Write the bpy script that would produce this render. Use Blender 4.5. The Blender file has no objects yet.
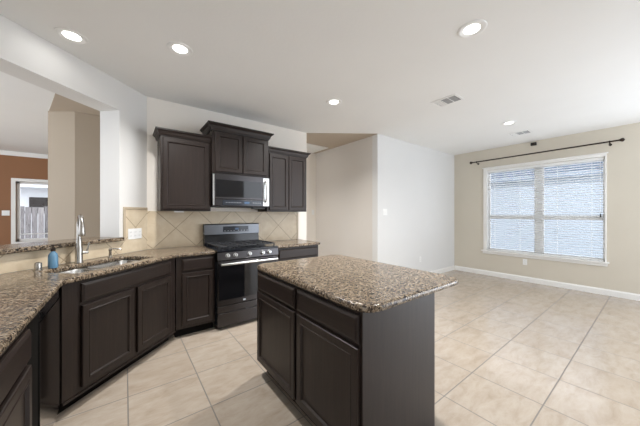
import bpy, bmesh, math, random
from mathutils import Vector, Matrix
random.seed(4)
scene = bpy.context.scene
COL = scene.collection
PI = math.pi
R2 = math.sqrt(0.5)

# ---------------------------------------------------------------- camera
cam_data = bpy.data.cameras.new('camera')
cam = bpy.data.objects.new('camera', cam_data)
COL.objects.link(cam)
cam.location = (0, 0, 1.335)
cam.rotation_euler = (math.radians(90), 0, math.radians(-37.1))
cam_data.sensor_width = 36
cam_data.lens = 258 / 640 * 36
cam_data.shift_y = 1 / 640
cam_data.clip_start = 0.02
scene.camera = cam

# ---------------------------------------------------------------- world, exposure
world = bpy.data.worlds.new('world')
scene.world = world
world.use_nodes = True
bg = world.node_tree.nodes['Background']
# overcast sky above, lower half brightened as an added bounce for the ceiling
_t = world.node_tree
_tc = _t.nodes.new('ShaderNodeTexCoord')
_sp = _t.nodes.new('ShaderNodeSeparateXYZ')
_mr = _t.nodes.new('ShaderNodeMapRange')
_mr.inputs[1].default_value = -0.30
_mr.inputs[2].default_value = -0.02
_rp = _t.nodes.new('ShaderNodeMix')
_rp.data_type = 'RGBA'
_t.links.new(_tc.outputs['Generated'], _sp.inputs[0])
_t.links.new(_sp.outputs[2], _mr.inputs[0])
_t.links.new(_mr.outputs[0], _rp.inputs[0])
_rp.inputs[6].default_value = (2.3, 2.48, 2.72, 1)
_rp.inputs[7].default_value = (0.42, 0.50, 0.60, 1)
# the sky glows on the window side and is dim behind the viewpoint
_mx = _t.nodes.new('ShaderNodeMapRange')
_mx.inputs[1].default_value = 0.25
_mx.inputs[2].default_value = 0.8
_sk = _t.nodes.new('ShaderNodeMix')
_sk.data_type = 'RGBA'
_t.links.new(_sp.outputs[0], _mx.inputs[0])
_t.links.new(_mx.outputs[0], _sk.inputs[0])
_sk.inputs[6].default_value = (1.6, 1.7, 1.85, 1)
_sk.inputs[7].default_value = (5.0, 5.3, 5.7, 1)
_t.links.new(_sk.outputs[2], _rp.inputs[7])
_t.links.new(_rp.outputs[2], bg.inputs[0])
bg.inputs[1].default_value = 1.0
sun_data = bpy.data.lights.new('sun', 'SUN')
sun_data.energy = 2.6
sun_data.angle = math.radians(0.6)
sun_data.color = (1.0, 0.98, 0.95)
sun = bpy.data.objects.new('sun', sun_data)
COL.objects.link(sun)
sun.rotation_euler = Vector((0.66, -0.12, -0.74)).to_track_quat('-Z', 'Y').to_euler()
scene.view_settings.view_transform = 'Standard'
scene.view_settings.look = 'None'
scene.view_settings.gamma = 1
scene.view_settings.use_curve_mapping = False
scene.view_settings.exposure = 0.40
CAN_WATTS = 17

# ---------------------------------------------------------------- node helpers
class NT:
    def __init__(s, name):
        s.m = bpy.data.materials.new(name)
        s.m.use_nodes = True
        s.t = s.m.node_tree
        s.b = s.t.nodes['Principled BSDF']
    def n(s, kind, **kw):
        x = s.t.nodes.new(kind)
        for k, v in kw.items():
            setattr(x, k, v)
        return x
    def put(s, inp, v):
        if hasattr(v, 'is_output'):
            s.t.links.new(v, inp)
        else:
            inp.default_value = v
    def math(s, op, a, b=None, clamp=False):
        x = s.n('ShaderNodeMath', operation=op, use_clamp=clamp)
        s.put(x.inputs[0], a)
        if b is not None:
            s.put(x.inputs[1], b)
        return x.outputs[0]
    def mix(s, f, a, b, mode='MIX'):
        x = s.n('ShaderNodeMix', data_type='RGBA', blend_type=mode)
        s.put(x.inputs[0], f)
        s.put(x.inputs[6], a)
        s.put(x.inputs[7], b)
        return x.outputs[2]
    def coord(s, scale=(1, 1, 1), rot=(0, 0, 0), loc=(0, 0, 0)):
        c = s.n('ShaderNodeTexCoord')
        m = s.n('ShaderNodeMapping')
        m.inputs['Scale'].default_value = scale
        m.inputs['Rotation'].default_value = rot
        m.inputs['Location'].default_value = loc
        s.t.links.new(c.outputs['Object'], m.inputs[0])
        return m.outputs[0]
    def noise(s, vec, scale, detail=4, rough=0.55, dist=0.0):
        x = s.n('ShaderNodeTexNoise')
        s.t.links.new(vec, x.inputs['Vector'])
        x.inputs['Scale'].default_value = scale
        x.inputs['Detail'].default_value = detail
        x.inputs['Roughness'].default_value = rough
        x.inputs['Distortion'].default_value = dist
        return x.outputs[0]
    def ramp(s, fac, stops):
        x = s.n('ShaderNodeValToRGB')
        s.t.links.new(fac, x.inputs[0])
        el = x.color_ramp.elements
        while len(el) < len(stops):
            el.new(0.5)
        for e, (p, c) in zip(el, stops):
            e.position = p
            e.color = (c[0], c[1], c[2], 1)
        return x.outputs[0]
    def base(s, v):
        s.put(s.b.inputs['Base Color'], (v[0], v[1], v[2], 1) if isinstance(v, tuple) else v)
    def set(s, **kw):
        for k, v in kw.items():
            s.put(s.b.inputs[k.replace('_', ' ')], v)
    def bump(s, h, strength=0.2, dist=0.002):
        x = s.n('ShaderNodeBump')
        x.inputs['Strength'].default_value = strength
        x.inputs['Distance'].default_value = dist
        s.t.links.new(h, x.inputs['Height'])
        s.t.links.new(x.outputs[0], s.b.inputs['Normal'])

def paint(name, c, rough=0.6, tex=90, bump=0.12):
    k = NT(name)
    v = k.coord()
    n = k.noise(v, tex, 3)
    n2 = k.noise(v, 1.3, 2)
    k.base(k.mix(n2, (c[0] * .97, c[1] * .97, c[2] * .97, 1), (c[0] * 1.03, c[1] * 1.03, c[2] * 1.03, 1)))
    k.set(Roughness=rough)
    k.b.inputs['Specular IOR Level'].default_value = 0.3
    k.bump(n, bump, 0.003)
    return k.m

def plain(name, c, rough=0.5, metal=0.0, spec=0.5, emit=None, estr=1.0, coat=0.0):
    k = NT(name)
    v = k.coord()
    n = k.noise(v, 60, 2)
    k.base(k.mix(n, (c[0] * .96, c[1] * .96, c[2] * .96, 1), (c[0] * 1.04, c[1] * 1.04, c[2] * 1.04, 1)))
    k.set(Roughness=rough, Metallic=metal)
    k.b.inputs['Specular IOR Level'].default_value = spec
    k.b.inputs['Coat Weight'].default_value = coat
    if emit:
        k.b.inputs['Emission Color'].default_value = (*emit, 1)
        k.b.inputs['Emission Strength'].default_value = estr
    return k.m

def espresso(name, along='z'):
    k = NT(name)
    sc = (18, 18, 1.2) if along == 'z' else (1.2, 18, 18)
    v = k.coord(scale=sc)
    g = k.noise(v, 3.0, 5, 0.6, 0.4)
    big = k.noise(k.coord(), 3.0, 2)
    c = k.ramp(g, [(0.3, (0.012, 0.0076, 0.0062)), (0.55, (0.020, 0.0132, 0.0108)), (0.8, (0.036, 0.0240, 0.0190))])
    c = k.mix(k.math('MULTIPLY', big, 0.5), c, (0.027, 0.0178, 0.0142, 1))
    k.base(c)
    k.set(Roughness=0.38)
    k.b.inputs['Specular IOR Level'].default_value = 0.34
    k.bump(g, 0.08, 0.001)
    return k.m

def granite_mat():
    k = NT('brown_granite')
    v = k.coord(scale=(1, 1.35, 1), rot=(0, 0, 0.5))
    w = k.n('ShaderNodeTexNoise')
    k.t.links.new(v, w.inputs['Vector'])
    w.inputs['Scale'].default_value = 50
    va = k.n('ShaderNodeVectorMath', operation='MULTIPLY_ADD')
    k.t.links.new(w.outputs['Color'], va.inputs[0])
    va.inputs[1].default_value = (.018, .018, .018)
    k.t.links.new(v, va.inputs[2])
    vo = k.n('ShaderNodeTexVoronoi')
    k.t.links.new(va.outputs[0], vo.inputs['Vector'])
    vo.inputs['Scale'].default_value = 108
    sep = k.n('ShaderNodeSeparateColor')
    k.t.links.new(vo.outputs['Color'], sep.inputs[0])
    n = k.noise(v, 26, 4, 0.6)
    f = k.math('ADD', k.math('MULTIPLY', sep.outputs[0], 0.62), k.math('MULTIPLY', n, 0.42))
    c = k.ramp(f, [(0.22, (0.012, 0.010, 0.009)), (0.36, (0.045, 0.031, 0.023)), (0.46, (0.115, 0.082, 0.054)),
                   (0.58, (0.215, 0.158, 0.104)), (0.74, (0.30, 0.235, 0.163)), (0.90, (0.40, 0.34, 0.27))])
    fine = k.noise(v, 190, 3, 0.6)
    c = k.mix(k.ramp(fine, [(0.34, (1, 1, 1)), (0.42, (0, 0, 0))]), c, (0.03, 0.022, 0.018, 1))
    k.base(c)
    k.set(Roughness=0.20)
    k.b.inputs['Specular IOR Level'].default_value = 0.38
    return k.m

def grid_dist(k, vec, pitch, x0, y0, ax=('X', 'Y')):
    sep = k.n('ShaderNodeSeparateXYZ')
    k.t.links.new(vec, sep.inputs[0])
    a = k.math('PINGPONG', k.math('SUBTRACT', sep.outputs[ax[0]], x0), pitch / 2)
    b = k.math('PINGPONG', k.math('SUBTRACT', sep.outputs[ax[1]], y0), pitch / 2)
    ia = k.math('FLOOR', k.math('DIVIDE', k.math('SUBTRACT', sep.outputs[ax[0]], x0), pitch))
    ib = k.math('FLOOR', k.math('DIVIDE', k.math('SUBTRACT', sep.outputs[ax[1]], y0), pitch))
    cx = k.n('ShaderNodeCombineXYZ')
    k.t.links.new(ia, cx.inputs[0])
    k.t.links.new(ib, cx.inputs[1])
    wn = k.n('ShaderNodeTexWhiteNoise', noise_dimensions='3D')
    k.t.links.new(cx.outputs[0], wn.inputs['Vector'])
    return k.math('MINIMUM', a, b), wn.outputs['Value'], wn.outputs['Color']

def floor_mat():
    k = NT('floor_tile')
    v = k.coord()
    d, rnd, rcol = grid_dist(k, v, 0.4625, 0.017, 0.497)
    off = k.n('ShaderNodeVectorMath', operation='MULTIPLY_ADD')
    k.t.links.new(rcol, off.inputs[0])
    off.inputs[1].default_value = (7, 7, 7)
    k.t.links.new(v, off.inputs[2])
    mp = k.n('ShaderNodeMapping')
    mp.inputs['Scale'].default_value = (1.0, 2.6, 1)
    mp.inputs['Rotation'].default_value = (0, 0, 0.5)
    k.t.links.new(off.outputs[0], mp.inputs[0])
    n = k.noise(mp.outputs[0], 5.0, 6, 0.68, 0.4)
    fine = k.noise(v, 60, 3)
    c = k.ramp(n, [(0.30, (0.37, 0.305, 0.24)), (0.5, (0.455, 0.39, 0.32)), (0.72, (0.515, 0.455, 0.385))])
    c = k.mix(k.math('MULTIPLY', fine, 0.25), c, (0.38, 0.30, 0.225, 1))
    c = k.mix(k.math('MULTIPLY', rnd, 0.18), c, (0.36, 0.275, 0.20, 1))
    g = k.math('LESS_THAN', d, 0.004)
    k.base(k.mix(g, c, (0.17, 0.15, 0.13, 1)))
    k.put(k.b.inputs['Roughness'], k.math('ADD', k.math('MULTIPLY', g, 0.5), k.math('ADD', k.math('MULTIPLY', n, 0.08), 0.13)))
    k.b.inputs['Specular IOR Level'].default_value = 0.95
    h = k.math('MINIMUM', k.math('MULTIPLY', d, 150.0), 1.0)
    k.bump(h, 0.35, 0.002)
    return k.m

def splash_mat(name, a0, b0):
    # square tiles set on the diagonal, local X runs along the wall, Z up
    k = NT(name)
    v = k.coord()
    sep = k.n('ShaderNodeSeparateXYZ')
    k.t.links.new(v, sep.inputs[0])
    p = 0.484
    s_ = k.math('ADD', sep.outputs['X'], sep.outputs['Z'])
    t_ = k.math('SUBTRACT', sep.outputs['X'], sep.outputs['Z'])
    cx = k.n('ShaderNodeCombineXYZ')
    k.t.links.new(s_, cx.inputs[0])
    k.t.links.new(t_, cx.inputs[1])
    d, rnd, rcol = grid_dist(k, cx.outputs[0], p, a0, b0)
    n = k.noise(v, 7, 5, 0.6, 0.3)
    c = k.ramp(n, [(0.3, (0.58, 0.47, 0.325)), (0.55, (0.67, 0.565, 0.415)), (0.8, (0.74, 0.65, 0.51))])
    c = k.mix(k.math('MULTIPLY', rnd, 0.25), c, (0.58, 0.48, 0.34, 1))
    g = k.math('LESS_THAN', d, 0.0055)
    k.base(k.mix(g, c, (0.40, 0.31, 0.21, 1)))
    k.set(Roughness=0.35)
    k.bump(k.math('MINIMUM', k.math('MULTIPLY', d, 90.0), 1.0), 0.3, 0.003)
    return k.m

def brushed(name, c, rough=0.28, along=(1, 60, 60), metal=1.0):
    k = NT(name)
    n = k.noise(k.coord(scale=along), 12, 3)
    k.base(k.mix(n, (c[0] * .92, c[1] * .92, c[2] * .92, 1), (c[0] * 1.08, c[1] * 1.08, c[2] * 1.08, 1)))
    k.set(Metallic=metal)
    k.put(k.b.inputs['Roughness'], k.math('ADD', k.math('MULTIPLY', n, 0.08), rough - 0.04))
    return k.m

def fence_mat():
    k = NT('weathered_fence_wood')
    n = k.noise(k.coord(scale=(14, 14, 1.0)), 3, 5, 0.65, 0.4)
    sep = k.n('ShaderNodeSeparateXYZ')
    k.t.links.new(k.coord(), sep.inputs[0])
    wn = k.n('ShaderNodeTexWhiteNoise', noise_dimensions='1D')
    k.t.links.new(k.math('FLOOR', k.math('DIVIDE', k.math('ADD', sep.outputs['X'], 4.5), 0.142)), wn.inputs['W'])
    n = k.math('ADD', k.math('MULTIPLY', n, 0.75), k.math('MULTIPLY', wn.outputs['Value'], 0.22))
    k.base(k.ramp(n, [(0.3, (0.06, 0.058, 0.058)), (0.5, (0.22, 0.21, 0.215)), (0.75, (0.46, 0.45, 0.45))]))
    k.set(Roughness=0.9)
    return k.m

def brick_mat():
    k = NT('pale_brick')
    br = k.n('ShaderNodeTexBrick')
    mp = k.coord(rot=(math.radians(90), 0, math.radians(90)))
    k.t.links.new(mp, br.inputs['Vector'])
    br.inputs['Scale'].default_value = 4.0
    br.inputs['Color1'].default_value = (0.13, 0.17, 0.23, 1)
    br.inputs['Color2'].default_value = (0.23, 0.28, 0.35, 1)
    br.inputs['Mortar'].default_value = (0.32, 0.37, 0.43, 1)
    k.base(br.outputs[0])
    k.set(Roughness=0.9)
    return k.m

def shingle_mat():
    k = NT('slate_blue_shingles')
    n = k.noise(k.coord(scale=(1, 1, 6)), 5, 4)
    k.base(k.ramp(n, [(0.3, (0.03, 0.05, 0.085)), (0.7, (0.07, 0.10, 0.15))]))
    k.set(Roughness=0.85)
    return k.m

M = dict(
    wall=paint('cream_wall_paint', (0.74, 0.73, 0.71)),
    beige=paint('wall_paint_window_shade', (0.66, 0.61, 0.515)),  # copy of the wall paint, shade of the backlit window wall in its colour
    hall=paint('wall_paint_hall_shade', (0.72, 0.685, 0.64)),  # darker, warmer copy of the wall paint carrying the hall's shade
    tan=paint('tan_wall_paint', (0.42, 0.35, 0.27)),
    brown=paint('brown_wall_paint', (0.30, 0.145, 0.07)),
    white_wall=paint('wall_paint_neutral_light', (0.75, 0.75, 0.74)),  # same wall paint, neutral light on the dining wall put into the colour
    warm=paint('wall_paint_warm_light', (0.88, 0.835, 0.77)),  # same wall paint with the warm cast of the light in its colour
    ceil=paint('ceiling_paint', (0.88, 0.88, 0.865), 0.75, 45, 0.30),
    hallceil_shade=paint('hall_ceiling_shade', (0.50, 0.425, 0.34), 0.75, 45, 0.3),
    trim=plain('white_trim_paint', (0.87, 0.86, 0.83), 0.35),
    white=plain('white_plastic', (0.88, 0.88, 0.865), 0.35),
    wood=espresso('espresso_wood'),
    woodh=espresso('espresso_wood_cross', 'x'),
    toe=plain('toe_kick_black', (0.010, 0.009, 0.008), 0.8, 0, 0.05),
    granite=granite_mat(),
    floor=floor_mat(),
    splash=splash_mat('range_wall_tile', 3.12, 0.81),
    splash2=splash_mat('sink_wall_tile', 1.012, -1.354),
    strip=plain('tile_border', (0.50, 0.41, 0.30), 0.4),
    steel=brushed('brushed_steel', (0.60, 0.60, 0.59), 0.26),
    nickel=plain('brushed_nickel', (0.46, 0.44, 0.41), 0.25, 1.0),
    darksteel=brushed('black_stainless', (0.075, 0.071, 0.073), 0.24),
    console=brushed('grey_console_steel', (0.15, 0.158, 0.172), 0.3),
    mirrorsteel=brushed('polished_black_stainless', (0.36, 0.36, 0.37), 0.11, (60, 60, 1)),
    blackglass=plain('black_glass', (0.006, 0.006, 0.007), 0.04, 0, 0.5),
    enamel=plain('black_enamel', (0.010, 0.011, 0.014), 0.12, 0, 0.5),
    iron=plain('cast_iron', (0.014, 0.015, 0.018), 0.42),
    display=plain('display_panel', (0.02, 0.025, 0.035), 0.1, 0, 0.5),
    print=plain('grey_print', (0.45, 0.47, 0.5), 0.5),
    blue_led=plain('blue_led', (0.03, 0.07, 0.13), 0.4, emit=(0.25, 0.5, 1.0), estr=0.06),
    bronze=plain('dark_bronze', (0.045, 0.032, 0.025), 0.35, 0.7),
    black=plain('black_plastic', (0.012, 0.011, 0.010), 0.4),
    lens=plain('lamp_lens', (0.9, 0.9, 0.88), 0.4, emit=(1.0, 0.98, 0.94), estr=5.0),
    slat=plain('blind_slat', (0.86, 0.87, 0.88), 0.45),
    dark=plain('vent_dark', (0.06, 0.06, 0.06), 0.8),
    grey=plain('vent_grey', (0.42, 0.43, 0.44), 0.6),
    fence=fence_mat(), brick=brick_mat(), shingle=shingle_mat(),
    ground=plain('pale_concrete', (0.42, 0.42, 0.42), 0.9),
    siding=plain('white_siding', (0.75, 0.77, 0.8), 0.8),
    leaf=plain('shrub_leaf', (0.055, 0.075, 0.05), 0.7),
    interior=plain('cabinet_interior', (0.25, 0.18, 0.11), 0.7),
)
def glass_mat():
    k = NT('window_glass')
    t = k.n('ShaderNodeBsdfTransparent')
    gl = k.n('ShaderNodeBsdfGlossy')
    gl.inputs['Roughness'].default_value = 0.02
    mx = k.n('ShaderNodeMixShader')
    lw = k.n('ShaderNodeLayerWeight')
    lw.inputs[0].default_value = 0.25
    k.t.links.new(lw.outputs['Fresnel'], mx.inputs[0])
    k.t.links.new(t.outputs[0], mx.inputs[1])
    k.t.links.new(gl.outputs[0], mx.inputs[2])
    k.t.links.new(mx.outputs[0], k.t.nodes['Material Output'].inputs[0])
    return k.m
M['glass'] = glass_mat()
def soap_mat():
    k = NT('blue_soap_plastic')
    k.base((0.16, 0.34, 0.52))
    k.set(Roughness=0.15)
    k.b.inputs['Transmission Weight'].default_value = 0.35
    return k.m
M['soap'] = soap_mat()

# ---------------------------------------------------------------- mesh helpers
class G:
    def __init__(s):
        s.b = bmesh.new()
    def box(s, x0, y0, z0, x1, y1, z1):
        v = [s.b.verts.new(p) for p in ((x0, y0, z0), (x1, y0, z0), (x1, y1, z0), (x0, y1, z0),
                                        (x0, y0, z1), (x1, y0, z1), (x1, y1, z1), (x0, y1, z1))]
        for f in ((0, 3, 2, 1), (4, 5, 6, 7), (0, 1, 5, 4), (1, 2, 6, 5), (2, 3, 7, 6), (3, 0, 4, 7)):
            s.b.faces.new([v[i] for i in f])
        return s
    def prism(s, poly, z0, z1):
        lo = [s.b.verts.new((p[0], p[1], z0)) for p in poly]
        hi = [s.b.verts.new((p[0], p[1], z1)) for p in poly]
        n = len(poly)
        s.b.faces.new(lo[::-1])
        s.b.faces.new(hi)
        for i in range(n):
            j = (i + 1) % n
            s.b.faces.new((lo[i], lo[j], hi[j], hi[i]))
        return s
    def xprism(s, prof, x0, x1):     # (y, z) profile along x
        a = [s.b.verts.new((x0, p[0], p[1])) for p in prof]
        c = [s.b.verts.new((x1, p[0], p[1])) for p in prof]
        n = len(prof)
        s.b.faces.new(a)
        s.b.faces.new(c[::-1])
        for i in range(n):
            j = (i + 1) % n
            s.b.faces.new((a[j], a[i], c[i], c[j]))
        return s
    def rings(s, rings, closed=True, cap=(True, True)):
        vs = [[s.b.verts.new(p) for p in r] for r in rings]
        n = len(vs[0])
        for a, c in zip(vs, vs[1:]):
            for i in range(n if closed else n - 1):
                j = (i + 1) % n
                s.b.faces.new((a[i], a[j], c[j], c[i]))
        if cap[0]:
            s.b.faces.new(vs[0][::-1])
        if cap[1]:
            s.b.faces.new(vs[-1])
        return s
    def lathe(s, prof, c=(0, 0, 0), seg=24, axis='z', cap=(True, True)):
        rs = []
        for r, h in prof:
            ring = []
            for i in range(seg):
                a = 2 * PI * i / seg
                u, w = r * math.cos(a), r * math.sin(a)
                if axis == 'z':
                    ring.append((c[0] + u, c[1] + w, c[2] + h))
                elif axis == 'y':
                    ring.append((c[0] + u, c[1] + h, c[2] + w))
                else:
                    ring.append((c[0] + h, c[1] + u, c[2] + w))
            rs.append(ring)
        return s.rings(rs, cap=cap)
    def tube(s, path, rad, seg=12):
        pts = [Vector(p) for p in path]
        if not isinstance(rad, (list, tuple)):
            rad = [rad] * len(pts)
        rs = []
        up = None
        for i, p in enumerate(pts):
            t = (pts[min(i + 1, len(pts) - 1)] - pts[max(i - 1, 0)]).normalized()
            if up is None:
                up = t.orthogonal().normalized()
            else:
                up = (up - t * up.dot(t)).normalized()
            w = t.cross(up)
            rs.append([p + rad[i] * (up * math.cos(2 * PI * j / seg) + w * math.sin(2 * PI * j / seg)) for j in range(seg)])
        return s.rings(rs)
    def make(s, name, mat, parent=None, loc=None, rotz=0.0, bevel=0.0, seg=2, smooth=False):
        bmesh.ops.recalc_face_normals(s.b, faces=s.b.faces)
        me = bpy.data.meshes.new(name)
        s.b.to_mesh(me)
        s.b.free()
        o = bpy.data.objects.new(name, me)
        COL.objects.link(o)
        me.materials.append(M[mat] if isinstance(mat, str) else mat)
        if parent:
            o.parent = parent
        if loc:
            o.location = loc
        o.rotation_euler.z = rotz
        if bevel:
            md = o.modifiers.new('bevel', 'BEVEL')
            md.width = bevel
            md.segments = seg
            md.limit_method = 'ANGLE'
            md.angle_limit = math.radians(35)
        if smooth or bevel:
            for p in me.polygons:
                p.use_smooth = True
            try:
                me.set_sharp_from_angle(angle=math.radians(40))
            except Exception:
                pass
        return o

def tag(o, label, cat, group=None):
    o['label'] = label
    o['category'] = cat
    if group:
        o['group'] = group
    return o

def thing(name, label, cat, loc=(0, 0, 0), rotz=0.0, group=None):
    o = bpy.data.objects.new(name, None)
    o.empty_display_size = 0.1
    COL.objects.link(o)
    o.location = loc
    o.rotation_euler.z = rotz
    return tag(o, label, cat, group)

def struct(o):
    o['kind'] = 'structure'
    return o

def rrect(x0, y0, x1, y1, r, n=6):
    pts = []
    for cx, cy, a0 in ((x1 - r, y1 - r, 0), (x0 + r, y1 - r, 90), (x0 + r, y0 + r, 180), (x1 - r, y0 + r, 270)):
        for i in range(n + 1):
            a = math.radians(a0 + 90 * i / n)
            pts.append((cx + r * math.cos(a), cy + r * math.sin(a)))
    return pts

# ---------------------------------------------------------------- room shell
H = 2.745
g = G(); g.prism([(-5, -1.6), (6.47, -1.6), (6.47, 8.95), (-5, 8.95)], -0.12, 0)
struct(g.make('floor', 'floor'))
g = G(); g.prism([(-5, -1.6), (6.47, -1.6), (6.47, 8.95), (-5, 8.95)], H, H + 0.12)
struct(g.make('ceiling', 'ceil'))
# thin skim whose darker colour stands in for the shade on the hall ceiling
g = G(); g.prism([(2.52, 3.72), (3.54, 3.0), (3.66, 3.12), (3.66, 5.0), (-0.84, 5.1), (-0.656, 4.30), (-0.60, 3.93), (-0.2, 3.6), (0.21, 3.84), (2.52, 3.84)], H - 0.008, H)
struct(g.make('ceiling_hall_shade', 'hallceil_shade'))

# wall behind the sink: local x runs from the left end to the corner, local y into the wall
SINK_ROT = PI / 4
def sink_wall_root(x, y):    # s along the wall from the corner, depth into the wall
    return (0.21 + R2 * x - R2 * y, 3.72 + R2 * x + R2 * y, 0)
g = G()
TH = 0.235
g.box(-1.72, 0, 0, -0.362, TH, 1.05)
g.prism([(-0.362, 0), (0.0, 0), (0.0, 0.0), (0.10, TH), (-0.362, TH)][:2] + [(0.10, TH), (-0.362, TH)], 0, H)
g.box(-1.72, 0, 2.437, -0.362, TH, H)
wall_sink = struct(g.make('wall_sink', 'wall', None, (0.21, 3.72, 0), SINK_ROT))
g = G(); g.box(0.21, 3.72, 0, 2.52, 3.84, H)
wall_range = struct(g.make('wall_range', 'warm'))
g = G(); g.box(-1.10, 0.25, 0, -0.95, 2.56, H)
struct(g.make('wall_left', 'wall'))
g = G(); g.prism([(-0.547, 4.84), (1.2, 4.84), (1.2, 5.0), (-0.70, 8.8), (-0.84, 8.8), (-0.84, 5.06)], 0, H)
struct(g.make('wall_hall_left', 'tan'))
g = G(); g.box(1.2, 4.84, 0, 3.66, 5.0, H)
struct(g.make('wall_hall_back', 'warm'))
g = G(); g.box(3.54, 3.004, 0, 3.66, 4.84, H)
struct(g.make('wall_hall_side', 'hall'))
g = G(); g.box(3.536, 3.0, 0, 6.47, 3.12, H)
struct(g.make('wall_dining', 'white_wall'))
WY0, WY1, WZ0, WZ1 = 0.56, 2.30, 0.545, 2.285
g = G()
g.box(6.32, -0.3, 0, 6.47, WY0, H); g.box(6.32, -1.6, 2.3, 6.47, -0.3, H); g.box(6.32, WY1, 0, 6.47, 3.0, H)
g.box(6.32, WY0, 0, 6.47, WY1, WZ0); g.box(6.32, WY0, WZ1, 6.47, WY1, H)
struct(g.make('wall_window', 'beige'))
g = G(); g.box(-1.6, -1.75, 0, 3.1, -1.6, H)
struct(g.make('wall_back_unseen', 'wall'))  # unseen wall, put in and sized to keep cabinet and microwave reflections dark
g = G(); g.box(-5.15, 7.4, 0, -5, 8.95, H)
struct(g.make('wall_far_left_unseen', 'tan'))  # unseen wall added to cut the side light on the far ceiling
FX0, FX1, FZ0, FZ1 = -1.97, -1.02, 0.70, 2.08
g = G()
g.box(-5, 8.8, 0, FX0, 8.95, H); g.box(FX1, 8.8, 0, 3.0, 8.95, H)
g.box(FX0, 8.8, 0, FX1, 8.95, FZ0); g.box(FX0, 8.8, FZ1, FX1, 8.95, H)
struct(g.make('wall_far', 'brown'))

# baseboards
def base_prof(t=0.014, h=0.1):
    return [(0, 0), (-t, 0), (-t, h - 0.022), (-t * .55, h - 0.008), (-t * .4, h), (0, h)]
g = G(); g.xprism(base_prof(), 0, 2.766); struct(g.make('baseboard_dining', 'trim', None, (3.54, 3.0, 0), 0))
g = G(); g.xprism(base_prof(), 0, 3.28); struct(g.make('baseboard_window', 'trim', None, (6.32, 2.985, 0), -PI / 2))
g = G(); g.xprism(base_prof(), 0, 1.80); struct(g.make('baseboard_hall', 'trim', None, (3.54, 4.825, 0), -PI / 2))
g = G(); g.xprism(base_prof(), 0, 6.0); struct(g.make('trim_1', 'trim', None, (-5, 8.8, H - 0.1), 0))

# ---------------------------------------------------------------- dining window
w1 = bpy.data.objects.new('window_1', None); COL.objects.link(w1); struct(w1)
w1.location = (6.32, 0, 0)
g = G()
mid = (WY0 + WY1) / 2
for a, b in ((WY0 + .004, mid - 0.045), (mid + 0.045, WY1 - .004)):
    g.box(0.09, a, WZ0, 0.135, a + 0.026, WZ1); g.box(0.09, b - 0.026, WZ0, 0.135, b, WZ1)
    g.box(0.09, a, WZ0, 0.135, b, WZ0 + 0.045); g.box(0.09, a, WZ1 - 0.045, 0.135, b, WZ1)
    g.box(0.085, a + .02, 1.235, 0.13, b - .02, 1.305)
g.box(0.0, WY0, WZ0, 0.14, WY0 + .004, WZ1); g.box(0.0, WY1 - .004, WZ0, 0.14, WY1, WZ1)
g.box(0.075, mid - 0.05, WZ0, 0.14, mid + 0.05, WZ1)
g.make('window_frame', 'trim', w1, bevel=0.004)
for a, b in ((WY0 + .025, mid - 0.065), (mid + 0.065, WY1 - .025)):
    for z0, z1 in ((WZ0 + .04, 1.24), (1.30, WZ1 - .04)):
        g = G(); g.box(0.108, a, z0, 0.112, b, z1); g.make('pane', 'glass', w1)
g = G()
g.box(-0.018, WY1, WZ0, -0.001, WY1 + 0.065, WZ1); g.box(-0.018, WY0 - 0.02, WZ0, -0.001, WY0, WZ1)
g.box(-0.018, WY0 - 0.02, WZ1, -0.001, WY1 + 0.065, WZ1 + 0.045)
g.box(-0.034, WY0 - 0.04, WZ1 + 0.045, -0.001, WY1 + 0.085, WZ1 + 0.063)
g.make('casing', 'trim', w1, bevel=0.004)
g = G()
g.box(-0.055, WY0 - 0.05, WZ0 - 0.022, 0.088, WY1 + 0.10, WZ0 + 0.002)
g.box(-0.02, WY0 - 0.03, WZ0 - 0.075, -0.001, WY1 + 0.08, WZ0 - 0.022)
g.make('window_sill', 'trim', w1, bevel=0.004)

bl = thing('window_blind', 'wide white horizontal slat blind hanging inside the dining window', 'blind', (6.36, 0, 0))
g = G(); g.box(-0.03, WY0 + .01, WZ1 - 0.05, 0.03, WY1 - .01, WZ1 - 0.002); g.make('headrail', 'white', bl, bevel=0.004)
g = G()
NS = 39
for i in range(NS):
    z = WZ0 + 0.045 + (WZ1 - 0.065 - WZ0 - 0.045) * i / (NS - 1)
    c, s_ = 0.024 * math.cos(0.25), 0.024 * math.sin(0.25)
    # slat tilted, outer edge low
    v = [g.b.verts.new(p) for p in ((-c, WY0 + .015, z + s_), (0, WY0 + .015, z + .002), (c, WY0 + .015, z - s_),
                                    (c, WY1 - .015, z - s_), (0, WY1 - .015, z + .002), (-c, WY1 - .015, z + s_))]
    g.b.faces.new((v[0], v[1], v[4], v[5])); g.b.faces.new((v[1], v[2], v[3], v[4]))
sl = g.make('slats', 'slat', bl)
md = sl.modifiers.new('thick', 'SOLIDIFY'); md.thickness = 0.0025
g = G(); g.box(-0.025, WY0 + .015, WZ0 + 0.006, 0.025, WY1 - .015, WZ0 + 0.028); g.make('bottom_rail', 'white', bl, bevel=0.004)
for y in (WY0 + .15, mid - .28, mid + .28, WY1 - .15):
    g = G(); g.box(-0.027, y - .0025, WZ0 + .02, -0.0255, y + .0025, WZ1 - .03); g.make('ladder_cord', 'white', bl)
g = G(); g.tube([(-0.036, WY0 + .05, WZ1 - .04), (-0.036, WY0 + .05, 1.33)], 0.002, 6); pc = g.make('pull_cord', 'white', bl)
g = G(); g.lathe([(.004, .05), (.009, .03), (.011, 0), (.006, -.012)], (-0.036, WY0 + .05, 1.29), 10); ct = g.make('cord_tassel', 'black', pc); ct['label'] = 'dark cord tassel'

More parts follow.
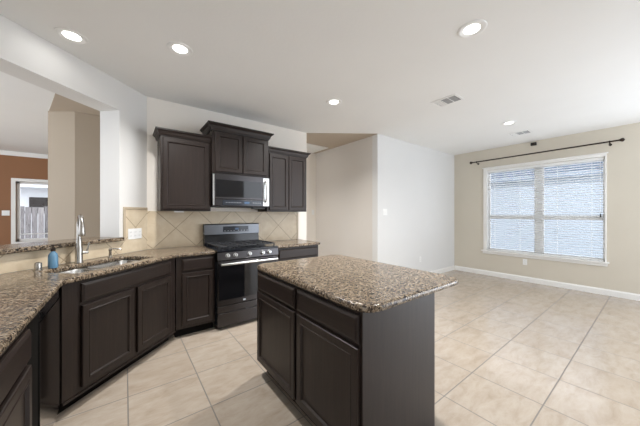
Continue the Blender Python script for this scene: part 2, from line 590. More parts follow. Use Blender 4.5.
rod = thing('curtain_rod', 'long dark bronze curtain rod with round finials above the dining window', 'curtain rod', (6.32, 0, 2.49))
g = G(); g.tube([(-0.085, 0.40, 0.012), (-0.085, 2.56, 0)], 0.0125, 12); g.make('rod', 'bronze', rod, smooth=True)
for y, z, d in ((0.375, .012, -1), (2.585, 0, 1)):
    g = G()
    g.lathe([(.014, -.03 * d), (.018, -.026 * d), (.014, -.022 * d), (.022, -.012 * d), (.031, .004 * d), (.026, .022 * d), (.012, .03 * d), (.004, .034 * d)], (-0.085, y, z), 16, 'y')
    g.make('finial', 'bronze', rod, smooth=True)
for y, z in ((0.50, .01), (2.47, 0)):
    g = G()
    g.tube([(-0.002, y, z - .035), (-0.06, y, z - .035), (-0.085, y, z - .018)], 0.007, 8)
    g.lathe([(.02, -.006), (.02, 0)], (0, y, z - .035), 14, 'x')
    g.box(-0.1, y - .008, z - .024, -0.07, y + .008, z + .016)
    g.make('bracket', 'bronze', rod)
sens = thing('curtain_bracket', 'small black bracket block high on the wall above the middle of the curtain rod', 'bracket', (6.32, 1.485, 2.685))
g = G(); g.box(-0.045, -0.045, -0.028, -0.001, 0.045, 0.028); g.make('block', 'black', sens, bevel=0.006)
g = G(); g.box(-0.06, -0.015, -0.018, -0.045, 0.015, 0.018); g.make('clip', 'bronze', sens, bevel=0.003)

# ---------------------------------------------------------------- far window
w2 = bpy.data.objects.new('window_2', None); COL.objects.link(w2); struct(w2)
w2.location = (0, 8.8, 0)
g = G()
g.box(FX0, 0.06, FZ0, FX0 + .05, 0.11, FZ1); g.box(FX1 - .05, 0.06, FZ0, FX1, 0.11, FZ1)
g.box(FX0, 0.06, FZ0, FX1, 0.11, FZ0 + .06); g.box(FX0, 0.06, FZ1 - .05, FX1, 0.11, FZ1)
g.box(FX0 + .03, 0.065, 0.86, FX1 - .03, 0.1, 0.88)
g.make('window_frame', 'trim', w2, bevel=0.004)
g = G(); g.box(FX0 + .04, 0.08, FZ0 + .05, FX1 - .04, 0.084, FZ1 - .04); g.make('pane', 'glass', w2)
g = G()
g.box(FX0 - .065, -0.02, FZ0 + .005, FX0 + .005, -.001, FZ1 - .005); g.box(FX1 - .005, -0.02, FZ0 + .005, FX1 + .065, -.001, FZ1 - .005)
g.box(FX0 - .065, -0.02, FZ1 - .005, FX1 + .065, -.001, FZ1 + .065); g.box(FX0 - .065, -0.02, FZ0 - .075, FX1 + .065, -.001, FZ0 + .005)
g.make('casing', 'trim', w2, bevel=0.004)

# ---------------------------------------------------------------- backsplash (tile fixed to the walls)
bs = G(); bs.box(0.21, -0.010, 0.914, 2.34, -0.0005, 1.37)
o = bs.make('backsplash', 'splash', wall_range, (0, 3.72, 0))
bs = G(); bs.box(2.31, -0.014, 0.915, 2.342, -0.010, 1.37); bs.make('tile_border', 'strip', wall_range, (0, 3.72, 0), bevel=0.002)
bs = G(); bs.box(-1.66, -0.010, 0.914, -0.32, -0.0005, 1.05); bs.box(-0.32, -0.010, 0.914, 0.0, -0.0005, 1.412)
bs.make('backsplash', 'splash2', wall_sink)
bs = G(); bs.box(-0.325, -0.015, 1.05, -0.298, -0.010, 1.412); bs.box(-0.298, -0.015, 1.385, -0.006, -0.010, 1.412)
bs.make('tile_border', 'strip', wall_sink, bevel=0.002)

# ---------------------------------------------------------------- cabinet parts
def door_mesh(x0, z0, x1, z1, t=0.02, stile=0.048):
    g = G()
    def ring(i, y):
        return [(x0 + i, y, z0 + i), (x1 - i, y, z0 + i), (x1 - i, y, z1 - i), (x0 + i, y, z1 - i)]
    g.rings([ring(0, -0.0015), ring(0, -t + .005), ring(.002, -t + .0015), ring(.006, -t), ring(stile - .006, -t), ring(stile - .002, -t - .003), ring(stile + .003, -t - .0025),
             ring(stile + .011, -t + .009), ring(stile + .02, -t + .0095)])
    return g
def drawer_mesh(x0, z0, x1, z1, t=0.02):
    g = G()
    def ring(i, y):
        return [(x0 + i, y, z0 + i), (x1 - i, y, z0 + i), (x1 - i, y, z1 - i), (x0 + i, y, z1 - i)]
    g.rings([ring(0, -0.0015), ring(0, -t + .009), ring(.004, -t + .006), ring(.012, -t + .002), ring(.016, -t)])
    return g
def base_body(root, w, d=0.60, top=0.874, toe=0.10, hollow=False, toe_l=0.0, toe_r=0.0):
    g = G()
    if not hollow:
        g.box(0, 0, toe, w, d, top)
    else:
        g.box(0, 0, toe, w, 0.02, top); g.box(0, .02, toe, .018, d, top); g.box(w - .018, .02, toe, w, d, top)
        g.box(.018, .02, toe, w - .018, d, toe + .02)
    b = g.make('body', 'wood', root, bevel=0.0015, seg=1)
    g = G(); g.box(toe_l, 0.075, 0, w - toe_r, d, toe); g.make('toe_kick', 'toe', root)
    return b

# island
isl = thing('kitchen_island', 'dark espresso island cabinet with two drawers over two doors under the granite top', 'cabinet', (0.885, 2.035, 0), -PI / 2)
IW = 1.195
g = G(); g.box(0, 0, 0.115, IW - .018, 0.63, 0.876); g.make('body', 'wood', isl, bevel=.0015, seg=1)
g = G(); g.box(0.02, 0.075, 0, IW - .02, 0.61, 0.115); g.make('toe_kick', 'toe', isl)
g = G(); g.box(IW - .018, 0.0, 0, IW, 0.635, 0.876); g.make('end_panel', 'wood', isl, bevel=.0015, seg=1)
g = G(); g.box(0, 0.63, 0, IW - .018, 0.635, 0.876); g.make('back_panel', 'wood', isl)
for a, b in ((0.03, 0.612), (0.642, IW - .016)):
    drawer_mesh(a, 0.722, b, 0.856).make('drawer_front', 'woodh', isl)
    door_mesh(a, 0.135, b, 0.702).make('door', 'wood', isl)
g = G(); g.prism(rrect(0.86, 0.785, 1.785, 2.065, 0.10), 0.876, 0.914)
tag(g.make('countertop', 'granite', bevel=0.016, seg=4), 'brown speckled granite slab with rounded corners lying on the kitchen island', 'countertop')

# counter run under the pass through: outline with sink cut out
def uvp(u, v):
    return (-0.315 + R2 * u - R2 * v, 2.315 + R2 * u + R2 * v)
HOLE = (0.165, 0.095, 0.885, 0.455)
def slab_with_hole(outer, hole, z0, z1):
    b = bmesh.new()
    for loop in (outer, hole):
        vs = [b.verts.new((p[0], p[1], z1)) for p in loop]
        for i in range(len(vs)):
            b.edges.new((vs[i], vs[(i + 1) % len(vs)]))
    bmesh.ops.triangle_fill(b, use_beauty=True, use_dissolve=False, edges=b.edges[:])
    r = bmesh.ops.extrude_face_region(b, geom=b.faces[:])
    for e in r['geom']:
        if isinstance(e, bmesh.types.BMVert):
            e.co.z = z0
    g = G(); g.b.free(); g.b = b
    return g
outer = [(0.828, 3.07), (0.44, 3.07), (-0.315, 2.315), (-0.315, 0.27), (-0.948, 0.27), (-0.948, 2.552), (0.215, 3.708), (0.828, 3.708)]
hole = [uvp(*p) for p in rrect(*HOLE, 0.05)]
tag(slab_with_hole(outer, hole, 0.876, 0.914).make('countertop', 'granite', bevel=0.013, seg=3),
    'long brown granite worktop bending around the sink corner to the range', 'countertop')
g = G(); g.box(1.607, 3.07, 0.876, 2.334, 3.708, 0.914)
tag(g.make('countertop', 'granite', bevel=0.013, seg=3), 'short brown granite worktop on the cabinet right of the range', 'countertop')
# raised ledge in the opening
g = G(); g.prism([(-1.70, -0.05), (-0.345, -0.05), (-0.345, -0.012), (-0.366, -0.012), (-0.366, TH + .07), (-1.70, TH + .07)], 1.051, 1.09)
tag(g.make('bar_ledge', 'granite', None, (0.21, 3.72, 0), SINK_ROT, bevel=0.012, seg=3), 'narrow raised granite ledge capping the half wall behind the sink', 'ledge')

# sink base
FC = (-0.327 , 2.348)
sb = thing('sink_cabinet', 'grey sheened espresso sink cabinet set diagonally in the corner, two doors under a false drawer', 'cabinet', (FC[0], FC[1], 0), SINK_ROT)
SW = 1.062
base_body(sb, SW, 0.56, hollow=True)
drawer_mesh(0.115, 0.722, 0.985, 0.852).make('drawer_front', 'woodh', sb)
door_mesh(0.115, 0.135, 0.535, 0.70).make('door', 'wood', sb)
door_mesh(0.572, 0.135, 0.985, 0.70).make('door', 'wood', sb)
g = G(); g.box(0.0, -0.008, 0.085, SW, 0.0, 0.1); g.make('base_trim', 'wood', sb)

# cabinets flanking the range
cb = thing('base_cabinet', 'narrow dark base cabinet with one drawer and one door, left of the range', 'cabinet', (0.432, 3.10, 0))
base_body(cb, 0.392, 0.60)
drawer_mesh(0.055, 0.722, 0.378, 0.852).make('drawer_front', 'woodh', cb)
door_mesh(0.055, 0.135, 0.378, 0.70).make('door', 'wood', cb)
cb = thing('base_cabinet', 'base cabinet with a wide drawer right of the range, partly behind the island', 'cabinet', (1.612, 3.10, 0))
base_body(cb, 0.70, 0.60)
drawer_mesh(0.03, 0.722, 0.67, 0.852).make('drawer_front', 'woodh', cb)
door_mesh(0.03, 0.135, 0.342, 0.70).make('door', 'wood', cb)
door_mesh(0.358, 0.135, 0.67, 0.70).make('door', 'wood', cb)
# left run: local x runs from near to far
cb = thing('base_cabinet', 'dark base cabinet with drawer and door at the lower left edge of the photo', 'cabinet', (-0.332, 0.30, 0), PI / 2)
base_body(cb, 1.33, 0.60)
for a, b in ((0.03, 0.66), (0.68, 1.305)):
    drawer_mesh(a, 0.722, b, 0.852).make('drawer_front', 'woodh', cb)
    door_mesh(a, 0.135, b, 0.70).make('door', 'wood', cb)
dw = thing('dishwasher', 'glossy black stainless dishwasher beside the sink cabinet', 'dishwasher', (-0.332, 1.835, 0), PI / 2)
g = G(); g.box(0, 0.03, 0.10, 0.498, 0.58, 0.868); g.make('tub', 'black', dw)
g = G(); g.box(0.002, 0.0, 0.105, 0.496, 0.03, 0.80); g.make('door', 'mirrorsteel', dw)
g = G(); g.box(0.002, 0.002, 0.803, 0.496, 0.03, 0.868); g.make('control_panel', 'blackglass', dw, bevel=0.003)
g = G(); g.box(0.01, 0.06, 0, 0.488, 0.5, 0.10); g.make('toe_panel', 'toe', dw)
g = G(); g.box(-0.203, 0.006, 0.0, -0.001, 0.5, 0.868); sd_ = g.make('black_strip', 'toe', dw); sd_['label'] = 'black strip beside the dishwasher door'  # plain black strip filling the space beside the door

# upper cabinets
def crown(w, d, z0, z1, proj, name_parent):
    g = G()
    h = z1 - z0
    prof = [(-.002, z0), (.010, z0), (.012, z0 + .12 * h), (.018, z0 + .2 * h), (proj * .55, z0 + .62 * h), (proj * .85, z0 + .75 * h),
            (proj * .85, z0 + .82 * h), (proj, z0 + .84 * h), (proj, z1), (-.002, z1)]
    rs = [[(-o, d, z), (-o, -o, z), (w + o, -o, z), (w + o, d, z)] for o, z in prof]
    g.rings(rs)
    return g.make('crown_molding', 'woodh', name_parent)
def upper(label, x0, x1, yf, z0, z1, crown_top, doors, proj=0.05):
    r = thing('wall_cabinet', label, 'cabinet', (x0, yf, z0))
    w, d = x1 - x0, 3.72 - yf - .002
    g = G(); g.box(0, 0, 0, w, d, z1 - z0); g.make('body', 'wood', r, bevel=.0015, seg=1)
    for a, b in doors:
        door_mesh(a, 0.022, b, z1 - z0 - 0.03).make('door', 'wood', r)
    crown(w, d, z1 - z0 - .012, crown_top - z0, proj, r)
    return r
u1 = upper('tall dark wall cabinet with a single door, leftmost of the wall cabinets', 0.318, 0.853, 3.39, 1.37, 2.235, 2.295, [(0.022, 0.517)])
upper('raised two-door dark wall cabinet directly above the microwave', 0.857, 1.612, 3.335, 1.845, 2.385, 2.46, [(0.035, 0.375), (0.385, 0.725)], 0.058)
u3 = upper('two-door dark wall cabinet at the right end, beside the microwave', 1.618, 2.294, 3.39, 1.37, 2.235, 2.295, [(0.03, 0.342), (0.350, 0.655)])
uc = thing('under_cabinet_light', 'thin white light strip under the leftmost wall cabinet', 'lamp', (0.46, 3.42, 1.353))
g = G(); g.box(0, 0, 0, 0.10, 0.03, 0.017); g.make('housing', 'white', uc, bevel=.003)

# ---------------------------------------------------------------- range
rg = thing('gas_range', 'black stainless gas range with backguard, five knobs and oven door', 'range', (0.832, 3.035, 0))
RW = 0.765
g = G(); g.box(0.0, 0.035, 0.06, RW, 0.665, 0.895); g.make('body', 'enamel', rg)
g = G()
g.xprism([(0.0, 0.895), (-0.012, 0.902), (-0.012, 0.912), (0.0, 0.918), (0.60, 0.918), (0.60, 0.895)], 0, RW)
g.make('cooktop', 'enamel', rg)
g = G(); g.xprism([(0.035, 0.80), (-0.022, 0.80), (-0.026, 0.81), (-0.010, 0.893), (0.035, 0.893)], 0, RW); fp = g.make('control_panel', 'darksteel', rg)
nrm = Vector((0, -0.083, 0.016)).normalized()
def knob(x):
    c = Vector((x, -0.019, 0.852))
    g = G()
    ang = math.atan2(0.016, 0.083)
    rs = []
    for r, h in ((.026, 0), (.026, .006), (.021, .008), (.0195, .030), (.017, .034), (.0, .034)):
        ring = []
        for i in range(20):
            a = 2 * PI * i / 20
            u, w = max(r, .0005) * math.cos(a), max(r, .0005) * math.sin(a)
            ring.append((c.x + u, c.y - h * math.cos(-ang) + w * math.sin(ang), c.z - h * math.sin(ang) * -1 + w * math.cos(ang)))
        rs.append(ring)
    g.rings(rs)
    kb = g.make('knob', 'steel', rg, smooth=True)
    g = G(); g.box(c.x - .0035, c.y - .040, c.z - .016, c.x + .0035, c.y - .030, c.z + .022); g.make('pointer', 'steel', kb, bevel=.001)
for x in (0.115, 0.205, 0.375, 0.545, 0.635):
    knob(x)
g = G(); g.box(0.004, -0.012, 0.285, RW - .004, 0.033, 0.795); od = g.make('oven_door', 'darksteel', rg, bevel=.004)
g = G(); g.box(0.02, -0.016, 0.345, RW - .02, -0.0125, 0.745); g.make('oven_window', 'blackglass', od, bevel=.002)
g = G(); g.tube([(0.03, -0.062, 0.762), (RW - .03, -0.062, 0.762)], 0.0135, 12)
for x in (0.05, RW - .05):
    g.box(x - .012, -0.06, 0.752, x + .012, -0.012, 0.772)
g.make('handle', 'steel', od, smooth=True)
g = G(); g.box(0.30, -0.0145, 0.302, 0.33, -0.0122, 0.318); g.make('badge', 'print', od)
g = G(); g.box(0.004, -0.012, 0.205, RW - .004, 0.033, 0.275); g.make('vent_panel', 'darksteel', rg, bevel=.003)
g = G(); g.box(0.004, -0.012, 0.045, RW - .004, 0.033, 0.196)
dr = g.make('drawer', 'darksteel', rg, bevel=.004)
g = G(); g.box(0.33, -0.014, 0.192, RW - .01, -0.004, 0.2045); g.make('drawer_grip', 'black', dr)
for x in (0.06, RW - .06):
    for y in (0.08, 0.6):
        g = G(); g.lathe([(.02, 0), (.02, .01), (.012, .012), (.012, .062)], (x, y, 0), 12); g.make('foot', 'black', rg)
# backguard
g = G(); g.xprism([(0.60, 0.895), (0.585, 0.93), (0.605, 1.07), (0.665, 1.07), (0.665, 0.895)], 0.002, RW - .002); g.make('backguard', 'enamel', rg)
g = G(); g.xprism([(0.583, 1.055), (0.587, 1.19), (0.60, 1.20), (0.665, 1.20), (0.665, 1.07), (0.60, 1.07)], 0.0, RW); bk = g.make('console', 'console', rg, bevel=.004)
g = G(); g.xprism([(0.5855, 1.085), (0.5832, 1.09), (0.5855, 1.165), (0.5875, 1.165)], 0.24, 0.60); dp = g.make('display', 'display', bk)
for i in range(8):
    x = 0.26 + i * .042 + (.02 if i > 3 else 0)
    g = G(); g.box(x, 0.5818, 1.10, x + .014, 0.5845, 1.107); g.make('button_mark', 'print', dp)
g = G(); g.box(0.405, 0.5815, 1.115, 0.455, 0.5842, 1.14); g.make('clock', 'blue_led', dp)
# burners and grates
for x, y, r in ((0.17, 0.15, .045), (0.17, 0.44, .038), (0.383, 0.30, .05), (0.595, 0.15, .05), (0.595, 0.44, .036)):
    g = G(); g.lathe([(r + .012, .918), (r + .012, .926), (r, .928), (r, .936), (r * .4, .94), (.002, .94)], (x, y, 0), 20); g.make('burner', 'iron', rg, smooth=True)
for a, b in ((0.025, 0.262), (0.267, 0.498), (0.503, 0.74)):
    g = G()
    y0, y1 = 0.03, 0.565
    zt = 0.945
    for p in (((a, y0), (b, y0 + .014)), ((a, y1 - .014), (b, y1)), ((a, y0), (a + .012, y1)), ((b - .012, y0), (b, y1))):
        g.box(p[0][0], p[0][1], zt, p[1][0], p[1][1], zt + .014)
    m = (a + b) / 2
    g.box(m - .005, y0, zt, m + .005, y1, zt + .016)
    for y in (0.15, 0.297, 0.44):
        g.box(a, y - .005, zt, b, y + .005, zt + .016)
    for x in (a + .001, b - .013):
        for y in (y0, y1 - .014):
            g.box(x, y, .9175, x + .012, y + .014, zt)
    g.make('grate', 'iron', rg, bevel=.002, seg=1)

# ---------------------------------------------------------------- microwave
mw = thing('microwave', 'black stainless over-the-range microwave with a curved vertical handle', 'microwave', (0.857, 3.315, 1.425))
MW, MH = 0.757, 0.416
g = G(); g.box(0, 0.025, 0.012, MW, 0.402, MH); g.make('body', 'darksteel', mw)
g = G(); g.box(0.02, 0.05, 0, MW - .02, 0.39, 0.012); bt = g.make('bottom_panel', 'dark', mw)
g = G(); g.box(0.53, 0.02, -0.022, 0.70, 0.10, 0.0); g.make('grease_filter', 'black', bt, bevel=.003)
g = G(); g.box(0.0, 0.0, 0.10, MW, 0.024, MH); d_ = g.make('door', 'darksteel', mw, bevel=.004)
g = G(); g.box(0.042, -0.003, 0.125, 0.645, -0.0005, MH - .075); g.make('door_window', 'blackglass', d_, bevel=.001)
g = G(); g.box(0.0, 0.0, 0.012, MW, 0.024, 0.097); cp = g.make('control_strip', 'darksteel', mw, bevel=.004)
g = G(); g.box(0.12, -0.002, 0.022, 0.66, 0.0, 0.088); ds = g.make('touch_panel', 'display', cp)
g = G(); g.box(0.40, -0.0035, 0.045, 0.47, -0.0015, 0.07); g.make('clock', 'blue_led', ds)
for x in [0.16 + i * .035 for i in range(6)] + [0.52 + i * .032 for i in range(4)]:
    g = G(); g.box(x, -0.0035, 0.055, x + .015, -0.0015, 0.06); g.make('button_mark', 'print', ds)
g = G(); g.box(0.665, -0.003, 0.02, MW - .003, -0.0005, MH - .012); st = g.make('side_strip', 'steel', mw, bevel=.002)
g = G(); g.box(0.002, -0.003, 0.02, 0.022, -0.0005, MH - .012); g.make('side_strip', 'steel', mw, bevel=.002)
g = G()
path = [(0.695, -0.002, 0.075), (0.695, -0.03, 0.085), (0.695, -0.045, 0.13), (0.695, -0.05, 0.21), (0.695, -0.045, 0.30), (0.695, -0.03, 0.345), (0.695, -0.002, 0.355)]
g.tube(path, 0.013, 12); g.make('handle', 'steel', d_, smooth=True)

# ---------------------------------------------------------------- sink and its fittings
sk = thing('kitchen_sink', 'stainless double-bowl undermount sink in the diagonal corner worktop', 'sink', (uvp(0, 0)[0], uvp(0, 0)[1], 0), SINK_ROT)
def bowl(u0, v0, u1, v1, depth, r=0.055):
    g = G()
    rs = []
    for inset, z, rr in ((0, .875, r), (0.004, .868, r), (0.008, .875 - depth * .8, r), (0.02, .875 - depth * .96, r), (0.05, .875 - depth, r * .7)):
        rs.append([(p[0], p[1], z) for p in rrect(u0 + inset, v0 + inset, u1 - inset, v1 - inset, rr)])
    g.rings(rs, cap=(False, True))
    o = g.make('bowl', 'steel', sk, smooth=True)
    md = o.modifiers.new('thick', 'SOLIDIFY'); md.thickness = 0.002; md.offset = 1
    g = G(); g.lathe([(.042, 0), (.042, .003), (.03, .004), (.026, .001), (.002, .001)], ((u0 + u1) / 2, (v0 + v1) / 2 + .03, .8755 - depth), 20)
    g.make('drain', 'nickel', o, smooth=True)
U0, V0, U1, V1 = HOLE
bowl(U0 - .004, V0 - .004, 0.462, V1 + .004, 0.20)
bowl(0.492, V0 - .004, U1 + .004, V1 + .004, 0.20)
g = G(); g.box(0.46, V0 - .004, .845, 0.494, V1 + .004, .872); g.make('divider', 'steel', sk, bevel=.008, seg=3)

def at(u, v):
    p = uvp(u, v)
    return (p[0], p[1], 0.914)
FROT = math.atan2(-0.995, 0.10) + math.radians(6)    # spout swings towards the viewer
fc = thing('kitchen_faucet', 'tall brushed nickel pull-down faucet behind the sink', 'faucet', at(0.512, 0.515), FROT)
g = G(); g.lathe([(.030, 0), (.030, .006), (.028, .012), (.026, .02), (.026, .13), (.023, .145), (.020, .16), (.0195, .20)], (0, 0, 0), 20); g.make('body', 'nickel', fc, smooth=True)
pth = [(0, 0, .19), (0, 0, .27)]
for i in range(13):
    a = PI - PI * i / 12 * 0.93
    pth.append((0.085 + 0.085 * math.cos(a), 0, 0.305 + 0.095 * math.sin(a)))
g = G(); g.tube(pth, 0.0165, 14); g.make('spout', 'nickel', fc, smooth=True)
e = Vector(pth[-1])
g = G(); g.tube([e + Vector((0, 0, .008)), e + Vector((.002, 0, -.02)), e + Vector((.004, 0, -.07)), e + Vector((.006, 0, -.085))], [.0175, .021, .0235, .019], 16); g.make('spray_head', 'nickel', fc, smooth=True)
g = G(); g.tube([(0, 0.015, .085), (0, 0.055, .085), (0, .062, .085)], [.013, .013, .008], 12)
hv = g.make('valve', 'nickel', fc, smooth=True)
g = G(); g.tube([(0, 0.05, .085), (0.002, 0.056, .115), (0.004, 0.066, .17)], [.008, .007, .006], 10); g.make('handle', 'nickel', hv, smooth=True)

sd = thing('soap_dispenser', 'small nickel soap dispenser pump set in the worktop right of the faucet', 'soap dispenser', at(0.785, 0.50), FROT + 1.2)
g = G(); g.lathe([(.022, 0), (.022, .005), (.013, .012), (.011, .06), (.014, .064), (.014, .085), (.008, .09)], (0, 0, 0), 16); g.make('body', 'nickel', sd, smooth=True)
g = G(); g.tube([(-.005, 0, .08), (.03, 0, .084), (.075, 0, .078), (.09, 0, .068)], [.008, .0075, .006, .0055], 10); g.make('spout', 'nickel', sd, smooth=True)
ag = thing('air_gap', 'short nickel air gap cap on the worktop left of the blue bottle', 'sink fitting', at(0.202, 0.486))
g = G(); g.lathe([(.027, 0), (.027, .004), (.022, .008)], (0, 0, 0), 18); g.make('base', 'nickel', ag, smooth=True)
g = G(); g.lathe([(.021, .006), (.021, .05), (.018, .058), (.010, .062), (.002, .063)], (0, 0, 0), 18); g.make('cap', 'nickel', ag, smooth=True)
sbt = thing('soap_bottle', 'translucent blue soap bottle with a dark pump behind the sink', 'bottle', at(0.29, 0.475))
g = G(); g.lathe([(.024, 0), (.029, .004), (.030, .02), (.029, .085), (.025, .11), (.014, .125), (.012, .135)], (0, 0, 0), 20); g.make('bottle_body', 'soap', sbt, smooth=True)
g = G(); g.lathe([(.0145, .132), (.0145, .15), (.006, .153), (.005, .172), (.011, .174), (.011, .183), (.003, .186)], (0, 0, 0), 14); pm = g.make('pump', 'bronze', sbt, smooth=True)
g = G(); g.tube([(0, 0, .179), (.03, -.012, .178), (.042, -.017, .170)], .005, 8); g.make('nozzle', 'bronze', pm, smooth=True)

# ---------------------------------------------------------------- switches and outlets
def plate(name, label, cat, loc, rotz, w, h, kind, n=1, horiz=False):
    r = thing(name, label, cat, loc, rotz)
    g = G(); g.box(-w / 2, -0.006, -h / 2, w / 2, -0.0005, h / 2); p = g.make('plate', 'white', r, bevel=.002)
    for i in range(n):
        x = (i - (n - 1) / 2) * (w / n)
        if kind == 'rocker':
            g = G(); g.xprism([(-0.006, -.032), (-0.0075, -.032), (-0.0105, 0), (-0.0065, .032), (-0.006, .032)], x - .016, x + .016); g.make('rocker', 'white', r)
        else:
            for s_ in (-.021, .021):
                g = G()
                if horiz:
                    g.lathe([(.0165, -0.0085), (.0165, -0.006)], (x + s_, 0, 0), 16, 'y')
                else:
                    g.lathe([(.0165, -0.0085), (.0165, -0.006)], (x, 0, s_), 16, 'y')
                f = g.make('socket', 'white', r)
                g = G()
                cx, cz = (x + s_, 0) if horiz else (x, s_)
                for q in (-.006, .006):
                    g.box(cx + q - .001, -0.0092, cz - .004, cx + q + .001, -0.0086, cz + .004)
                g.make('slots', 'black', f)
    return r
pw = sink_wall_root(-0.181, -0.010)
plate('outlet_plate', 'wide white outlet plate on the tile right of the faucet', 'outlet', (pw[0], pw[1], 1.113), SINK_ROT, 0.178, 0.118, 'socket', 3)
plate('light_switch', 'white light switch plate on the bright wall beside the hall opening', 'light switch', (3.735, 3.0, 1.37), 0, 0.115, 0.115, 'rocker', 2)
plate('outlet_plate', 'white wall outlet low on the bright dining wall', 'outlet', (4.855, 3.0, 0.40), 0, 0.07, 0.115, 'socket')
plate('outlet_plate', 'white wall outlet under the dining window', 'outlet', (6.32, 1.626, 0.385), -PI / 2, 0.07, 0.115, 'socket')
plate('light_switch', 'white light switch at the back of the hall beside the wall cabinets', 'light switch', (3.455, 4.84, 1.375), 0, 0.07, 0.115, 'rocker')
plate('light_switch', 'white light switch on the brown wall beside the far window', 'light switch', (-2.115, 8.8, 1.357), 0, 0.115, 0.115, 'rocker', 2)

# ---------------------------------------------------------------- ceiling fittings
def can(label, x, y, watts=CAN_WATTS, spread=140):
    r = thing('recessed_light', label, 'ceiling light', (x, y, H), 0, 'recessed ceiling lights')
    g = G(); g.lathe([(.100, -.0005), (.098, -.006), (.090, -.009), (.078, -.008), (.072, -.004), (.058, -.003), (.055, -.0005)], (0, 0, 0), 32, cap=(False, False))
    g.make('trim_ring', 'white', r, smooth=True)
    g = G(); g.lathe([(.0545, -.0008), (.0545, -.0035), (.03, -.0055), (.001, -.0055)], (0, 0, 0), 28); g.make('lens', 'lens', r, smooth=True)
    l = bpy.data.lights.new('lamp', 'AREA'); l.shape = 'DISK'; l.size = 0.12; l.energy = watts; l.color = (1.0, 0.985, 0.965); l.spread = math.radians(spread)
    lo = bpy.data.objects.new('lamp', l); COL.objects.link(lo); lo.parent = r; lo.location = (0, 0, -0.012)
can('round recessed ceiling light nearest the header, over the left counter', -0.334, 2.815, 0.5, 178)
can('round recessed ceiling light over the sink corner, left of the wall cabinets', 0.376, 2.48, 23)
can('large-looking recessed ceiling light over the island at the top of the photo', 2.11, 0.87, 19)
can('recessed ceiling light in front of the wall cabinets and hall opening', 2.10, 2.484, 24)
can('small-looking recessed ceiling light near the far ceiling vent by the dining window', 4.747, 1.422, 4)

can('added unseen recessed light behind the range wall, brightening the hall', 1.7, 4.32, 9)  # extra lamp out of view, added to lift the hall walls

def vent(label, cx, cy, sx, sy):
    r = thing('ceiling_vent', label, 'vent', (cx, cy, H), 0, 'ceiling vents')
    g = G(); a, b, t = sx / 2, sy / 2, 0.028
    g.box(-a, -b, -.008, a, -b + t, -.0005); g.box(-a, b - t, -.008, a, b, -.0005); g.box(-a, -b + t, -.008, -a + t, b - t, -.0005); g.box(a - t, -b + t, -.008, a, b - t, -.0005)
    for q in (-1, 1):
        yy = q * (sy - 2 * t) / 6
        g.box(-a + t, yy - .004, -.008, a - t, yy + .004, -.0005)
    g.make('frame', 'white', r, bevel=.002, seg=1)
    g = G(); g.box(-a + t, -b + t, -.0035, a - t, b - t, -.0008); g.make('backing', 'dark', r)
    for bank in range(3):
        y0 = -b + t + (sy - 2 * t) / 3 * bank + .006; y1 = y0 + (sy - 2 * t) / 3 - .012
        g = G(); n = 9
        tilt = (.006, .0, -.006)[bank]
        for i in range(n):
            x = -a + t + (sx - 2 * t) * (i + .5) / n
            v = [g.b.verts.new(p) for p in ((x - .006, y0, -.0040), (x + .004, y0, -.0075), (x + .004, y1, -.0075), (x - .006, y1, -.0040))]
            g.b.faces.new(v)
        o = g.make('louvers', 'white' if bank == 2 else 'grey', r)
        md = o.modifiers.new('thick', 'SOLIDIFY'); md.thickness = 0.001
vent('white ceiling vent with three louver banks in the middle of the ceiling', 3.2, 1.605, 0.235, 0.31)
vent('white ceiling vent close to the dining window wall', 5.486, 1.482, 0.235, 0.31)
ah = thing('attic_hatch', 'pale framed attic hatch in the darker hall ceiling', 'hatch', (2.95, 4.52, H - .008))
g = G(); a, b, t = 0.47, 0.29, 0.05
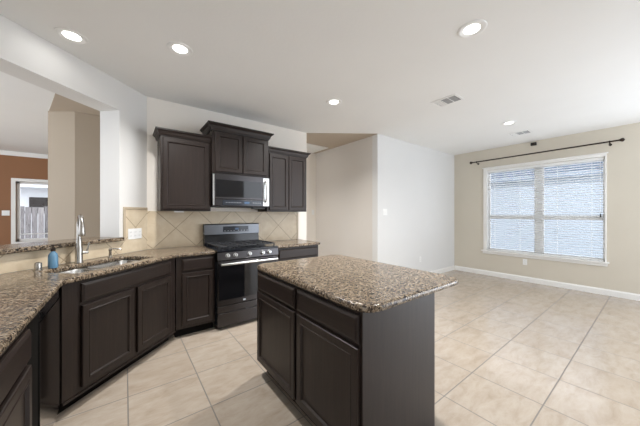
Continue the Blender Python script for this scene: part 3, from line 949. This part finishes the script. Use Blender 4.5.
g.box(-a, -b, -.016, a, -b + t, -.0005); g.box(-a, b - t, -.016, a, b, -.0005); g.box(-a, -b + t, -.016, -a + t, b - t, -.0005); g.box(a - t, -b + t, -.016, a, b - t, -.0005)
g.make('frame', 'trim', ah, bevel=.002, seg=1)
g = G(); g.box(-a + t, -b + t, -.006, a - t, b - t, -.0005); g.make('panel', 'ceil', ah)

# ---------------------------------------------------------------- outdoors
g = G(); g.box(6.48, -0.5, -0.3, 30, 30, -0.15); g.box(-20, 8.96, -0.3, 6.48, 30, -0.15); struct(g.make('ground', 'ground'))
nb = thing('neighbour_house', 'neighbouring house of pale brick with a slate blue roof, seen through the dining blind', 'house', (10.2, 7.2, -0.15))
g = G(); g.box(0, -9, 0, 0.3, 9, 2.6); g.make('wall', 'brick', nb)
g = G(); g.xprism([(-0.15, 2.60), (-0.15, 2.68), (3.5, 4.9), (3.5, 4.8)], -9.5, 9.5); ro = g.make('roof', 'shingle', nb, rotz=0)
ro.rotation_euler.z = -PI / 2
g = G(); g.box(-0.17, -9.5, 2.56, -0.152, 9.5, 2.67); g.make('fascia', 'brick', nb)
fn = thing('wooden_fence', 'weathered grey board fence outside the far window', 'fence', (-3.0, 12.2, -0.15))
g = G()
x = -4.5
while x < 4.5:
    h = 1.72 + random.uniform(-.02, .02)
    g.box(x, random.uniform(-.004, .004), 0, x + 0.128, 0.02, h)
    x += 0.142
g.make('boards', 'fence', fn)
for z in (0.35, 1.5):
    g = G(); g.box(-4.5, 0.021, z, 4.5, 0.06, z + .09); g.make('rail', 'fence', fn)
hs = thing('white_house', 'white sided house with a dark window beyond the wooden fence', 'house', (-3.5, 15.0, -0.15))
g = G(); g.box(-5, 0, 0, 6, 0.2, 2.62); g.make('wall', 'siding', hs)
g = G(); g.box(-5.3, -0.6, 2.5, 6.3, 0.2, 2.75); g.make('eave', 'siding', hs)
g = G(); g.box(0.5, -0.03, 1.55, 2.3, -0.001, 2.15); g.make('window', 'blackglass', hs)
g = G(); g.xprism([(-0.62, 2.74), (-0.62, 2.80), (2.5, 4.3), (2.5, 4.2)], -5.4, 6.4); g.make('roof', 'shingle', hs)
